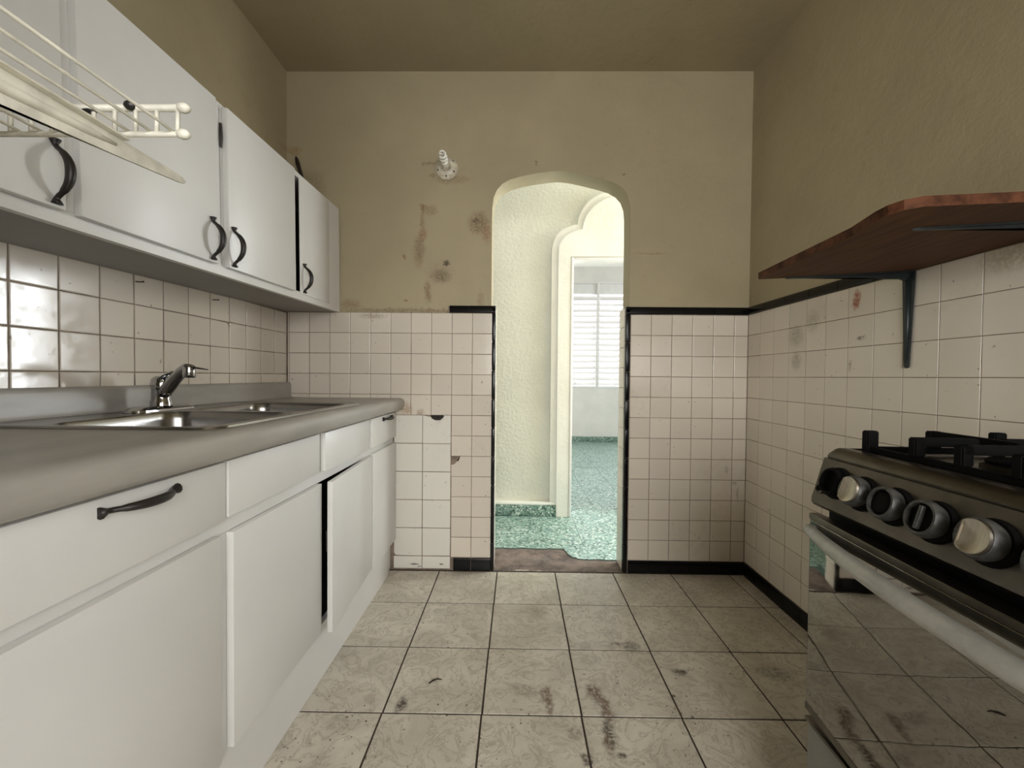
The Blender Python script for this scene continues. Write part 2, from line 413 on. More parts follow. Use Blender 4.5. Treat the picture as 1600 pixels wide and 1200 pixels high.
# ================================================================== SETTING: kitchen shell
def wall_box(name, b, m, kind='structure'):
    o = boxo(name, m, b); tag(o, kind=kind); return o
T0 = .004        # tiles stand this far in front of the wall plane
WT = .135        # wall thickness at the arch
AX0, AX1 = -.143, .594
arch = [(AX0, -.055), (AX0, 1.88), (-.142, 1.95), (-.135, 2.005), (-.118, 2.045), (-.088, 2.078), (-.045, 2.101), (.02, 2.119), (.10, 2.134),
        (.17, 2.144), (.222, 2.147), (.28, 2.141), (.36, 2.124), (.44, 2.104), (.50, 2.086), (.543, 2.062), (.572, 2.03), (.588, 1.985), (.593, 1.93), (AX1, 1.86), (AX1, -.055)]
bm = bmesh.new()
y0, y1 = D+T0, D+WT
def quad(bm, a, b, c, d): bm.faces.new([bm.verts.new(p) for p in (a, b, c, d)])
for yy, wl, wr, flip in ((y0, XL-.12, XR+.12, False), (y1, -2.0, 2.2, True)):
    qs = [((wl, -.055), (AX0, -.055), (AX0, CEIL+.1), (wl, CEIL+.1)), ((AX1, -.055), (wr, -.055), (wr, CEIL+.1), (AX1, CEIL+.1))]
    for (xa, za), (xb, zb) in zip(arch[1:-2], arch[2:-1]):
        qs.append(((xa, za), (xb, zb), (xb, CEIL+.1), (xa, CEIL+.1)))
    for q_ in qs:
        pts = [(x, yy, zz) for x, zz in q_]
        quad(bm, *(pts[::-1] if flip else pts))
ws_ = [bm.verts.new((x, y0, zz)) for x, zz in arch]; wb_ = [bm.verts.new((x, y1, zz)) for x, zz in arch]
for i in range(len(arch)-1):
    f = bm.faces.new((ws_[i], wb_[i], wb_[i+1], ws_[i+1])); f.smooth = True
wall_back = obj('wall_back', bm, 'paint', None, False, False); tag(wall_back, kind='structure')
wall_left = wall_box('wall_left', (XL-T0-.12, XL-T0, REAR, D+T0, -.055, CEIL+.1), 'paint')
ceiling = wall_box('ceiling', (XL-.12, XR+.12, REAR, D+T0, CEIL, CEIL+.1), 'ceiling')
# rear wall with the window that lights the room, and the stub wall beside the camera
bm = bmesh.new()
wx0, wx1, wz0, wz1 = -.34, .94, .75, 2.15
yr0, yr1 = REAR-.12, REAR
def wall_with_hole(bm, x0, x1, z0, z1, hx0, hx1, hz0, hz1, ya, yb):
    xs = [x0, hx0, hx1, x1]; zs = [z0, hz0, hz1, z1]
    for i in range(3):
        for k in range(3):
            if i == 1 and k == 1: continue
            for yy in (ya, yb):
                quad(bm, (xs[i], yy, zs[k]), (xs[i+1], yy, zs[k]), (xs[i+1], yy, zs[k+1]), (xs[i], yy, zs[k+1]))
    quad(bm, (hx0, ya, hz0), (hx0, yb, hz0), (hx0, yb, hz1), (hx0, ya, hz1)); quad(bm, (hx1, ya, hz0), (hx1, yb, hz0), (hx1, yb, hz1), (hx1, ya, hz1))
    quad(bm, (hx0, ya, hz0), (hx1, ya, hz0), (hx1, yb, hz0), (hx0, yb, hz0)); quad(bm, (hx0, ya, hz1), (hx1, ya, hz1), (hx1, yb, hz1), (hx0, yb, hz1))
    bmesh.ops.remove_doubles(bm, verts=bm.verts, dist=1e-5)
# right wall: the side window behind the camera's shoulder
bmr = bmesh.new(); wall_with_hole(bmr, REAR, D+T0, -.055, CEIL+.1, -1.47, -.37, .85, 2.15, 0, 1)
for v in bmr.verts:
    x, y, zc_ = v.co; v.co = Vector((XR+T0 if y < .5 else XR+T0+.12, x, zc_))
wall_right = obj('wall_right', bmr, 'paint'); tag(wall_right, kind='structure')
wall_with_hole(bm, XL-.12, XR+.12, 0, CEIL+.1, wx0, wx1, wz0, wz1, yr0, yr1)
tag(obj('wall_rear', bm, 'paint'), kind='structure')
wall_box('wall_stub', (XL-T0, -.36, -.22, -.10, 0, CEIL), 'paint')

# ---- wall tiling
def grout(name, b, parent): return boxo(name, 'grout', b, parent)
G = .0022        # joint width
ZB = 1.0570      # a joint height shared by the courses
# end wall, left of the arch
grout('grout_bed', (XL-T0, -.120, D+.0012, D+T0+.001, -.03, 1.388), wall_back)
xs0 = -1.2328
for c in range(10):
    xa, xb = xs0+c*P, xs0+(c+1)*P
    for r in range(-9, 3):
        za, zb = ZB+.001+r*P, ZB+.001+(r+1)*P
        if zb < .90 and xb < -.36: continue                 # covered by the cabinets or by the large white tiles
        if r <= -3 and c < 8: continue
        if c < 5 and zb < .93: continue
        if c == 8 and r == -5: continue
        put_tile('wall_tile', 'back', ((xa+xb)/2, D+T0, (za+zb)/2), P-G, P-G, T0, 'tile', wall_back)
# a tile with its upper left corner knocked off
bm = bmesh.new()
xa, za = xs0+8*P+G/2, ZB+.001-5*P+G/2; w = P-G
poly = [(xa, za), (xa+w, za), (xa+w, za+w), (xa+.048, za+w), (xa+.040, za+w-.022), (xa+.026, za+w-.030), (xa+.018, za+w-.042), (xa, za+w-.046)]
prism(bm, poly, 'y', D+T0, D)
obj('wall_tile', bm, 'tile', wall_back)
# a narrow cut course along the left corner
for r in range(-1, 3):
    put_tile('wall_tile', 'back', ((XL+xs0)/2+.001, D+T0, ZB+.001+(r+.5)*P), xs0-XL-G-.001, P-G, T0, 'tile', wall_back, .001)
# large white repair tiles beside the cabinet end
BX = (-.6635, -.508, -.3545); BZ = (.8385, .685, .532, .379, .226, .073, .004)
for i in range(2):
    for k in range(6):
        if i == 1 and k == 0: continue
        put_tile('repair_tile', 'back', ((BX[i]+BX[i+1])/2, D+T0, (BZ[k]+BZ[k+1])/2), BX[i+1]-BX[i]-.003, BZ[k]-BZ[k+1]-.003, T0, 'tile_white', wall_back)
bm = bmesh.new()     # the one with a half-round hole broken out of its top edge
hx = -.430; hr = .036
poly = [(BX[1]+.0015, BZ[1]+.0015), (BX[2]-.0015, BZ[1]+.0015), (BX[2]-.0015, BZ[0]-.0015)]
for i in range(9):
    a = math.radians(-20*i); poly.append((hx+hr*math.cos(a)*(1+.1*math.sin(i*2.)), BZ[0]-.0015+hr*.75*math.sin(a)))
poly.append((BX[1]+.0015, BZ[0]-.0015))
prism(bm, poly, 'y', D+T0, D)
obj('repair_tile', bm, 'tile_white', wall_back)
bm = bmesh.new(); prism(bm, [(hx+hr*math.cos(math.radians(-20*i)), BZ[0]+.001+hr*.8*math.sin(math.radians(-20*i))) for i in range(10)], 'y', D+T0+.0005, D+.0008)
obj('pipe_hole', bm, 'debris', wall_back)
# end wall, right of the arch
grout('grout_bed', (.578, XR+T0, D+.0012, D+T0+.001, -.03, 1.388), wall_back)
xr_ = [.602+k*P for k in range(6)] + [XR]
for c in range(6):
    for r in range(-9, 3):
        wdt = xr_[c+1]-xr_[c]
        put_tile('wall_tile', 'back', ((xr_[c]+xr_[c+1])/2, D+T0, ZB-.001+(r+.5)*P), wdt-G, P-G, T0, 'tile', wall_back)
# right wall
grout('grout_bed', (XR+.0012, XR+T0+.001, -.30, D, -.03, 1.388), wall_right)
py = .10986; ZR = 1.0585
for c in range(22):
    yb = 1.97686+py-c*py + (0 if c else 0); ya = yb-py
    for r in range(-9, 3):
        if ya < .75 and r < -2: continue       # behind the cooker
        put_tile('wall_tile', 'right', (XR+T0, (ya+yb)/2, ZR+(r+.5)*P), py-G, P-G, T0, 'tile', wall_right, .0009)
for r in range(-9, 3):
    put_tile('wall_tile', 'right', (XR+T0, (D+2.08672)/2, ZR+(r+.5)*P), D-2.08672-G, P-G, T0, 'tile', wall_right)
# left wall: above the backsplash
grout('grout_bed', (XL-T0-.001, XL-.0012, -.10, D, .93, 1.388), wall_left)
pl = .10948
for k in range(-10, 11):
    ya = .98534+k*pl; yb = ya+pl
    for r in range(-1, 3):
        za = 1.053+r*P; zb = za+P
        if r == -1: za = 1.0
        put_tile('wall_tile', 'left', (XL-T0, (ya+yb)/2, (za+zb)/2), pl-.0018, zb-za-.0018, T0, 'tile', wall_left, .0028, .006)
# black trim: cap strip on top, base strip, upright edges of the arch
def cap(name, side, a0, a1, z0, z1, parent, proud=.009):
    """a rounded black trim piece on a wall, running along x (back) or y (right)"""
    prof = [(T0, z0), (-proud*.7, z0), (-proud, z0+.004), (-proud, z1-.014), (-proud*.75, z1-.006), (-proud*.3, z1-.001), (T0, z1)]
    bm = bmesh.new()
    if side == 'back': prism(bm, [(D+p, z) for p, z in prof], 'x', a0, a1)
    else: prism(bm, [(XR+p, z) for p, z in prof], 'y', a0, a1)
    return obj(name, bm, 'tile_black', parent, 30)
for a0, a1 in ((-.365, -.266), (-.2645, -.120)): cap('trim_tile', 'back', a0, a1, 1.389, 1.428, wall_back)
bm = bmesh.new(); prism(bm, [(-.378, 1.390), (-.366, 1.390), (-.366, 1.428), (-.372, 1.420)], 'y', D+T0, D-.007); obj('trim_tile', bm, 'grout', wall_back)
a = .577
while a < XR-.01:
    b = min(a+.1545, XR); cap('trim_tile', 'back', a+.001, b-.001, 1.3875, 1.4275, wall_back); a = b
b = D
while b > -.2:
    a = b-.1535; cap('trim_tile', 'right', a+.001, b-.001, 1.390, 1.430, wall_right); b = a
def base_piece(side, a0, a1, parent):
    prof = [(T0, .002), (-.008, .002), (-.008, .058), (-.005, .064), (T0, .0655)]
    bm = bmesh.new()
    if side == 'back': prism(bm, [(D+p, z) for p, z in prof], 'x', a0+.001, a1-.001)
    else: prism(bm, [(XR+p, z) for p, z in prof], 'y', a0+.001, a1-.001)
    obj('base_tile', bm, 'tile_black', parent, 30)
base_piece('back', -.338, -.243, wall_back); base_piece('back', -.242, -.137, wall_back)
for c in range(6): base_piece('back', xr_[c], xr_[c+1], wall_back)
b = D-.008
while b > .55: base_piece('right', b-.1095, b, wall_right); b -= .1095
z = .0
zc = [0.0]
while zc[-1] < 1.42: zc.append(min(zc[-1]+.1545, 1.428))
for za, zb in zip(zc[:-1], zc[1:]):
    for x0_, x1_, s in ((-.1375, -.1185, 1), (.5745, .5985, -1)):
        bm = bmesh.new(); box(bm, x0_, x1_, D-.009, D+.020, za+.001, zb-.0008, .005, 3)
        obj('edge_tile', bm, 'tile_black', wall_back, 40)
# glazed tiles lining the arch jambs
for k in range(13):
    za = .004+k*P; zb = min(za+P, 1.425)
    if zb-za < .02: continue
    for s, x in (('left', -.1225), ('right', .5785)):
        put_tile('wall_tile', s, (x - (.0 if s == 'left' else 0), D+.078, (za+zb)/2), .108, zb-za-G, T0, 'tile', wall_back)
boxo('grout_bed', 'grout', (AX0-.001, -.1235, D+.018, D+WT, -.03, 1.42), wall_back)
boxo('grout_bed', 'grout', (.5795, AX1+.001, D+.018, D+WT, -.03, 1.42), wall_back)

# ---- floor
floor = wall_box('floor', (XL-.12, XR+.12, REAR, D+T0, -.06, -.0025), 'floor_grout')
S = .31014; FX0 = -.40867; ROW0 = D-.01421; FR = -.00257
gap = .0060
for c in range(-3, 6):
    for r in range(0, 13):
        xa, xb = FX0+c*S, FX0+(c+1)*S
        yb = ROW0-r*S; ya = yb-S
        xb2 = min(xb, XR-.006); xa2 = max(xa, XL)
        if xb2-xa2 < .02 or ya < REAR: continue
        cx, cy = (xa2+xb2)/2, (ya+yb)/2
        X = cx + FR*(D-cy); Y = cy - FR*(cx-FX0)
        o = put_tile('floor_tile', 'floor', (X, Y, -.0025), xb2-xa2-gap, S-gap, .0025, 'floor_tile', floor, .0012, .002)
        o.rotation_euler.z = -FR

# ================================================================== SETTING: passage, hall and far room
HY = 3.12       # face of the hall wall
FY = 6.68       # far wall
# threshold of broken concrete and the terrazzo with its ragged edge
bm = bmesh.new()
rag = [(-2.0, 2.494), (-.30, 2.494), (-.12, 2.494), (-.04, 2.490), (.06, 2.493), (.15, 2.486), (.23, 2.492), (.29, 2.488), (.305, 2.455), (.312, 2.41), (.335, 2.375), (.37, 2.352), (.42, 2.345), (.47, 2.353), (.53, 2.342), (.60, 2.345), (2.2, 2.345)]
prism(bm, [(-.142, D+T0), (.593, D+T0), (.62, 2.36), (.60, 2.52), (-.16, 2.52), (-.15, 2.33)], 'z', -.05, -.006)
thr = obj('floor_threshold', bm, 'concrete'); tag(thr, kind='structure')
bm = bmesh.new()
prism(bm, [(-2.0, 2.33), (-.150, 2.33)] + rag[2:-1] + [(2.2, 2.345), (2.2, HY+.2), (-2.0, HY+.2)], 'z', -.05, -.0015)
fh = obj('floor_hall', bm, 'terrazzo_joint'); tag(fh, kind='structure')
# terrazzo slabs: the ragged ones cut to the edge
TS = .3
def ragy(x):
    for (xa, ya), (xb, yb) in zip(rag[:-1], rag[1:]):
        if xa <= x <= xb: return ya+(yb-ya)*(x-xa)/max(1e-6, xb-xa)
    return 2.35
xj = [-2.0+.02+i*TS for i in range(15)]; yj = [2.33, 2.53, 2.83, 3.125]
for xa, xb in zip(xj[:-1], xj[1:]):
    for ya, yb in zip(yj[:-1], yj[1:]):
        if ya < 2.4:
            if xb < -.16: lo = [(xa, ya), (xb, ya)]
            else:
                pts = sorted({xa+.001, xb-.001} | {p[0] for p in rag if xa < p[0] < xb})
                lo = [(x, max(ya, ragy(x))) for x in pts if True]
                if xa < -.15: lo = [(max(x, -.149), y) for x, y in lo]
            if max(p[1] for p in lo) > yb-.005: lo = [(x, min(y, yb-.006)) for x, y in lo]
            bm = bmesh.new(); prism(bm, lo + [(xb-.001, yb-.001), (lo[0][0], yb-.001)], 'z', -.0015, 0)
            obj('floor_slab', bm, 'terrazzo', fh)
        else:
            put_tile('floor_slab', 'floor', ((xa+xb)/2, (ya+yb)/2, -.0015), TS-.002, yb-ya-.002, .0015, 'terrazzo', fh, .0004, .0)
# hall walls
hx_d0, hx_d1, hz_d = .395, 1.02, 1.94
bm = bmesh.new()
wall_with_hole(bm, -2.0, 1.19, -.01, 2.9, hx_d0, hx_d1, -.005, hz_d, HY, HY+.13)
wall_with_hole(bm, 1.19, 3.5, -.01, 2.9, 1.22, 2.02, .9, 2.1, HY, HY+.13)
tag(obj('wall_hall', bm, 'hall_paint'), kind='structure')
bm = bmesh.new()
tag(boxo('ceiling_hall', 'white_plaster', (-2.0, 2.2, D+WT, HY+.005, 2.85, 2.95)), kind='structure')
tag(boxo('wall_hall_left', 'white_plaster', (-2.12, -2.0, D+WT, HY, 0, 2.9)), kind='structure')
tag(boxo('wall_hall_right', 'white_plaster', (2.2, 2.3, D+WT, HY, 0, 2.9)), kind='structure')
# raised scalloped surround of the far doorway, in two steps
def scallop(ins):
    c = .707
    L = [(.252, 0), (.249, 1.95), (.252, 2.02), (.262, 2.06), (.283, 2.103), (.315, 2.137), (.352, 2.160), (.395, 2.177), (.437, 2.187), (.442, 2.213), (.447, 2.240),
         (.458, 2.272), (.480, 2.312), (.515, 2.352), (.560, 2.388), (.610, 2.413), (.660, 2.426), (.707, 2.430)]
    out = []
    for x, zz in L:
        dx, dz = x-c, zz-1.2
        out.append((x+ins*(1 if x < .7 else 0)*(1.0 if zz < 2.05 else .75), zz-(ins*.85 if zz > 2.0 else 0)))
    R = [(2*c-x, zz) for x, zz in out[::-1][1:]]
    return out + R
def surround(name, ins, y_front, mname, d0, d1, dz):
    bm = bmesh.new()
    out = scallop(ins); n = len(out)
    inn = []
    for i, (x, zz) in enumerate(out):           # the matching point on the door opening
        if zz < 1.96: inn.append((d0 if x < .7 else d1, min(zz, dz)))
        else: inn.append((min(max(x, d0), d1), dz))
    def ring(pts, y): return [bm.verts.new((x, y, zz)) for x, zz in pts]
    of, ob_, jf, jb = ring(out, y_front), ring(out, HY+.002), ring(inn, y_front), ring(inn, HY+.002)
    for i in range(n-1):
        for a_, b_ in ((of, jf), (ob_, of), (jf, jb)):
            q = (a_[i], a_[i+1], b_[i+1], b_[i])
            bm.faces.new(q)
    bmesh.ops.remove_doubles(bm, verts=bm.verts, dist=1e-5)
    return obj(name, bm, mname, sur, 30)
sur = empty('trim_1', (0, 0, 0)); tag(sur, 'raised white plaster surround with scalloped head around the far doorway', None, None, 'structure')
surround('outer_moulding', 0, HY-.048, 'white_plaster', hx_d0, hx_d1, hz_d)
surround('inner_moulding', .048, HY-.062, 'white_plaster', hx_d0-.004, hx_d1+.004, hz_d+.004)
# door lining
lin = empty('trim_2'); tag(lin, 'white painted lining of the far doorway', None, None, 'structure')
boxo('jamb', 'white_metal', (hx_d0-.003, hx_d0+.016, HY-.066, HY+.14, 0, hz_d), lin, .003)
boxo('jamb', 'white_metal', (hx_d1-.016, hx_d1+.003, HY-.066, HY+.14, 0, hz_d), lin, .003)
boxo('lintel', 'white_metal', (hx_d0+.017, hx_d1-.017, HY-.066, HY+.14, hz_d-.016, hz_d), lin, .003)
# green skirting of the hall with its plaster ledge
sk = tag(boxo('baseboard_hall', 'terrazzo_dark', (-2.0, .352, HY-.058, HY+.001, 0, .083), None, .008, 3), kind='structure')
tag(boxo('trim_3', 'white_plaster', (-2.0, .365, HY-.054, HY+.001, .084, .104), None, .004), kind='structure')
# far room
ff = wall_box('floor_far', (-.6, 3.5, HY+.12, FY+.1, -.06, -.0015), 'terrazzo_joint')
for i in range(14):
    for j in range(12):
        ya = HY+.135+j*TS; yb = min(ya+TS, FY); xa = -.58+i*TS
        if yb-ya < .03: continue
        put_tile('floor_slab', 'floor', (xa+TS/2, (ya+yb)/2, -.0015), TS-.003, yb-ya-.003, .0015, 'terrazzo', ff, .0004, 0)
boxo('floor_strip', 'terrazzo', (hx_d0, hx_d1, HY, HY+.133, -.0014, .0002), ff)
LX0, LX1, LZ0, LZ1 = .845, 1.80, .875, 2.60
bm = bmesh.new(); wall_with_hole(bm, -.6, 3.5, 0, 2.95, LX0, LX1, LZ0, LZ1, FY, FY+.14)
tag(obj('wall_far', bm, 'far_paint'), kind='structure')
wall_box('wall_far_left', (-.72, -.6, HY+.13, FY, 0, 2.95), 'far_paint')
bm = bmesh.new()                               # right wall of the far room with its wide window opening
wall_with_hole(bm, HY+.13, FY, 0, 2.95, 4.55, 6.05, .8, 2.2, 0, 1)
for v in bm.verts:
    x, y, zc_ = v.co; v.co = Vector((3.5 if y < .5 else 3.62, x, zc_))
tag(obj('wall_far_right', bm, 'far_paint'), kind='structure')
wall_box('ceiling_far', (-.72, 3.6, HY+.13, FY+.1, 2.9, 3.0), 'far_paint')
tag(boxo('baseboard_far', 'terrazzo_dark', (-.6, 3.5, FY-.018, FY+.001, 0, .085), None, .004), kind='structure')
win = empty('window_1', (LX0, FY, LZ0)); tag(win, 'white metal louvred window with two columns of slats in the far room', None, None, 'structure')
fr = .03
def wpart(name, x0, x1, y0_, y1_, z0, z1, m='white_metal'):
    return boxo(name, m, (x0-LX0, x1-LX0, y0_-FY, y1_-FY, z0-LZ0, z1-LZ0), win, .003)
wpart('frame', LX0, LX0+fr, FY-.01, FY+.06, LZ0, LZ1); wpart('frame', LX1-fr, LX1, FY-.01, FY+.06, LZ0, LZ1)
wpart('frame', LX0+fr, LX1-fr, FY-.01, FY+.06, LZ0, LZ0+fr); wpart('frame', LX0+fr, LX1-fr, FY-.01, FY+.06, LZ1-fr, LZ1)
XM = 1.300
wpart('mullion', XM-.025, XM+.025, FY-.012, FY+.06, LZ0+fr, LZ1-fr)
wpart('transom_panel', LX0+fr, XM-.025, FY+.02, FY+.04, LZ1-fr-.17, LZ1-fr); wpart('transom_panel', XM+.025, LX1-fr, FY+.02, FY+.04, LZ1-fr-.17, LZ1-fr)
nsl = 16; zlo = LZ0+fr+.01; zhi = LZ1-fr-.18; pt = (zhi-zlo)/nsl
slat_me = {}
for xa, xb in ((LX0+fr+.002, XM-.027), (XM+.027, LX1-fr-.002)):
    for k in range(nsl):
        bm = bmesh.new(); box(bm, -(xb-xa)/2, (xb-xa)/2, -.004, .004, -pt*.53, pt*.53, .0015, 1)
        s = obj('slat', bm, 'white_metal', win)
        s.location = ((xa+xb)/2-LX0, .035, zlo+(k+.5)*pt-LZ0); s.rotation_euler = (math.radians(-33), 0, 0)
        if k % 2 == 0:
            wpart('grille_bar', xa, xb, FY-.010, FY-.002, zlo+(k+1)*pt-.006, zlo+(k+1)*pt+.006)
boxo('operator_crank', 'white_metal', (.09, .10, -.05, -.012, .02, .10), win, .002)

# ================================================================== BASE CABINETS
FRX = -.668; DRX = -.649          # frame face and door face
NEAR = -.095; END = D-.003
bc = empty('base_cabinet', (-.955, 1.05, 0))
tag(bc, 'long white painted base cabinet with plain doors and drawers under the grey worktop', 'cabinet')
def bpart(name, m, b, par=bc, bev=0., seg=2):
    ox, oy, oz = (-.955, 1.05, 0)
    return boxo(name, m, (b[0]-ox, b[1]-ox, b[2]-oy, b[3]-oy, b[4]-oz, b[5]-oz), par, bev, seg)
bpart('plinth_board', 'cab', (FRX-.02, FRX, NEAR, 2.115, .001, .188))
bpart('plinth_end', 'cab', (FRX-.035, FRX-.012, 2.116, END, .001, .188))
bpart('rail', 'cab', (FRX-.02, FRX, NEAR, END, .6865, .728))
bpart('rail', 'cab', (FRX-.02, FRX, NEAR, END, .846, .8645))
for ya, yb in ((NEAR, NEAR+.04), (.44, .50), (.875, .94), (1.79, 1.865), (2.165, END)):
    bpart('stile', 'cab', (FRX-.02, FRX, ya, yb, .1885, .686))
for ya, yb in ((NEAR, NEAR+.04), (.44, .50), (.885, .93), (1.335, 1.40), (1.775, 1.84), (2.165, END)):
    bpart('stile', 'cab', (FRX-.02, FRX, ya, yb, .7285, .8455))
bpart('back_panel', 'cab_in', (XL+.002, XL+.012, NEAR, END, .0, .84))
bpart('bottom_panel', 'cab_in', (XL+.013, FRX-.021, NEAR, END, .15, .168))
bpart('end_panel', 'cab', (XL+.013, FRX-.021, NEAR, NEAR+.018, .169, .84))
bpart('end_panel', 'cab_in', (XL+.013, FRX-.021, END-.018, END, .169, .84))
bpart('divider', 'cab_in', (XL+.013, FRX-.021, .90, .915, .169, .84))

def pull(parent, loc, axis, L=.125, bow=.030, mname='iron'):
    """bow handle with spade-shaped feet, on a face looking to +X; axis 'z' upright or 'y' lying"""
    bm = bmesh.new(); n = 25; pts = []; rad = []
    for i in range(n):
        t = -1+2*i/(n-1); a = abs(t)
        off = bow*max(0, 1-(a/.80)**2.4) if a < .80 else 0.
        pts.append((.0045+off, 0, t*L/2) if axis == 'z' else (.0045+off, t*L/2, 0))
        r = .0060+.0024*math.cos(a*math.pi/1.3) if a < .65 else (.0048 if a < .84 else .0048+(a-.84)/.16*.0052)
        rad.append(r)
    tube(bm, pts, rad, 10, True, 1.0, (1, 0, 0))
    o = obj('handle', bm, mname, parent, 'all'); o['label'] = 'black iron bow handle'
    o.location = loc
    return o
def front(name, ya, yb, za, zb, handle=None, x=DRX):
    cy, cz = (ya+yb)/2, (za+zb)/2
    bm = bmesh.new(); box(bm, FRX+.0005-x, 0, ya-cy, yb-cy, za-cz, zb-cz, .0025, 2)
    o = obj(name, bm, 'cab', bc, 30); o.location = (x+.955, cy-1.05, cz)
    if handle:
        pull(o, (0, handle[0]-cy, handle[1]-cz), handle[2], handle[3], handle[4])
    return o
front('drawer', .482, .902, .722, .854, (.694, .832, 'y', .145, .027))
front('drawer', .01, .452, .722, .854)
front('drawer', .910, 1.338, .726, .855)
front('drawer', 1.3765, 1.790, .722, .854)
front('drawer', 1.820, 2.186, .722, .855, (2.03, .838, 'y', .13, .022))
front('door', -.05, .452, .182, .692)
front('door', .482, .8885, .182, .693)
front('door', .9255, 1.352, .184, .687)
front('door', 1.850, 2.186, .165, .692)
# the door standing ajar: hinged at its far edge
dr = empty('door_hinge'); COL.objects.unlink(dr); bpy.data.objects.remove(dr)
bm = bmesh.new(); box(bm, -.0185, 0, -.457, 0, .176-.43, .690-.43, .0025, 2)
dj = obj('door', bm, 'cab', bc, 30); dj['label'] = 'cabinet door standing slightly ajar'
dj.location = (DRX+.001+.955, 1.822-1.05, .43); dj.rotation_euler = (0, 0, math.radians(3.6))
pull_back = boxo('latch', 'iron', (-.026, -.0187, -.452, -.425, .02, .09), dj, .002)

# ================================================================== WORKTOP
wt = empty('worktop', (-.92, 1.05, .865)); tag(wt, 'grey laminate worktop with rolled front edge and low upstand', 'worktop')
CT = .929; CB = .8655; CFX = -.606
hole = (-1.172, -.665, .885, 1.690)
prof = [(-1.237, CB), (hole[0], CB), (hole[1], CB), (-.632, CB), (-.624, CB-.0), (-.617, .869), (-.6105, .878), (-.6065, .892), (CFX, .905), (-.608, .916), (-.614, .9235), (-.624, .928), (-.640, CT), (hole[1], CT), (hole[0], CT), (-1.205, CT),
        (-1.2155, .931), (-1.2195, .937), (-1.2205, .946), (-1.2205, .995), (-1.223, 1.004), (-1.230, 1.0095), (-1.237, 1.0105)]
ys = [NEAR, hole[2], hole[3], END]
bm = bmesh.new()
V = [[bm.verts.new((x+.92, y-1.05, zz-.865)) for x, zz in prof] for y in ys]
n = len(prof); it = 13; ib = 1
for s in range(3):
    for i in range(n):
        if s == 1 and i in (it, ib): continue
        bm.faces.new((V[s][i], V[s][(i+1) % n], V[s+1][(i+1) % n], V[s+1][i]))
bm.faces.new(V[0]); bm.faces.new(V[3][::-1])
for s in (1, 2): bm.faces.new((V[s][ib], V[s][ib+1], V[s][it], V[s][it+1]))
bm.faces.new((V[1][ib], V[2][ib], V[2][it+1], V[1][it+1])); bm.faces.new((V[1][ib+1], V[2][ib+1], V[2][it], V[1][it]))
obj('slab', bm, 'laminate', wt, 45)

# ================================================================== SINK
sk_ = empty('kitchen_sink', (-.92, 1.2875, CT)); tag(sk_, 'stainless steel double bowl sink set in the grey worktop', 'sink')
sx0, sx1, sy0, sy1 = -1.193, -.646, .862, 1.713
def rr(b, r, seg=6): return rounded_rect(b[0]+.92, b[1]+.92, b[2]-1.2875, b[3]-1.2875, r, seg)
bowls = [(-1.075, -.690, .900, 1.268), (-1.075, -.690, 1.307, 1.675)]
bm = bmesh.new()
def loop(pts, zz): return [bm.verts.new((x, y, zz)) for x, y in pts]
outer0 = loop(rr((sx0, sx1, sy0, sy1), .05), .0008); outer1 = loop(rr((sx0+.002, sx1-.002, sy0+.002, sy1-.002), .049), .0055); outer2 = loop(rr((sx0+.010, sx1-.010, sy0+.010, sy1-.010), .044), .0062)
outer3 = loop(rr((sx0+.020, sx1-.020, sy0+.020, sy1-.020), .038), .0030)
def bridge(a, b):
    k = len(a)
    for i in range(k): bm.faces.new((a[i], a[(i+1) % k], b[(i+1) % k], b[i]))
bridge(outer0, outer1); bridge(outer1, outer2); bridge(outer2, outer3)
edges = []
def loop_edges(l):
    for i in range(len(l)):
        e = bm.edges.get((l[i], l[(i+1) % len(l)])) or bm.edges.new((l[i], l[(i+1) % len(l)])); edges.append(e)
loop_edges(outer3)
for b in bowls: loop_edges(loop(rr(b, .06), .0030))
bmesh.ops.triangle_fill(bm, edges=edges, use_beauty=True)
obj('rim', bm, 'steel', sk_, 40)
for b in bowls:
    bm = bmesh.new(); L0 = None
    prev = None
    for ins, zz, r in ((0, .0028, .06), (.004, -.002, .058), (.007, -.02, .056), (.016, -.135, .055), (.022, -.15, .055), (.040, -.160, .05), (.15, -.166, .03)):
        l = [bm.verts.new((x, y, zz)) for x, y in rr((b[0]+ins, b[1]-ins, b[2]+ins, b[3]-ins), r)]
        if prev:
            for i in range(len(l)): bm.faces.new((prev[i], prev[(i+1) % len(l)], l[(i+1) % len(l)], l[i]))
        prev = l
    bm.faces.new(prev)
    bw = obj('bowl', bm, 'steel', sk_, 'all', recalc=False)
    bm = bmesh.new(); lathe(bm, [(.045, 0), (.045, .003), (.036, .004), (.030, .001), (.004, .001)], ((b[0]+b[1])/2+.92, (b[2]+b[3])/2-1.2875, -.1655)); obj('drain', bm, 'chrome', bw, 40)

# ================================================================== FAUCET
fb = Vector((-1.135, 1.290, CT+.0035))
fa = empty('faucet', fb); tag(fa, 'chrome single lever faucet with raised spout on the sink', 'faucet')
bm = bmesh.new()
rings = []
for hgt, ins in ((0, 0), (.006, .001), (.013, .010), (.016, .017)):
    rings.append([bm.verts.new((x, y, hgt)) for x, y in rounded_rect(-.032+ins, .032-ins, -.115+ins*1.6, .115-ins*1.6, .030-ins, 6)])
for a_, b_ in zip(rings[:-1], rings[1:]):
    for i in range(len(a_)): bm.faces.new((a_[i], a_[(i+1) % len(a_)], b_[(i+1) % len(a_)], b_[i]))
bm.faces.new(rings[0]); bm.faces.new(rings[-1]); obj('deck_plate', bm, 'chrome', fa, 40)
bm = bmesh.new(); lathe(bm, [(.029, .014), (.029, .028), (.026, .034), (.0255, .066), (.027, .072)]); obj('body', bm, 'chrome', fa, 40)
hd = Vector((.150, -.066, 0)).normalized()
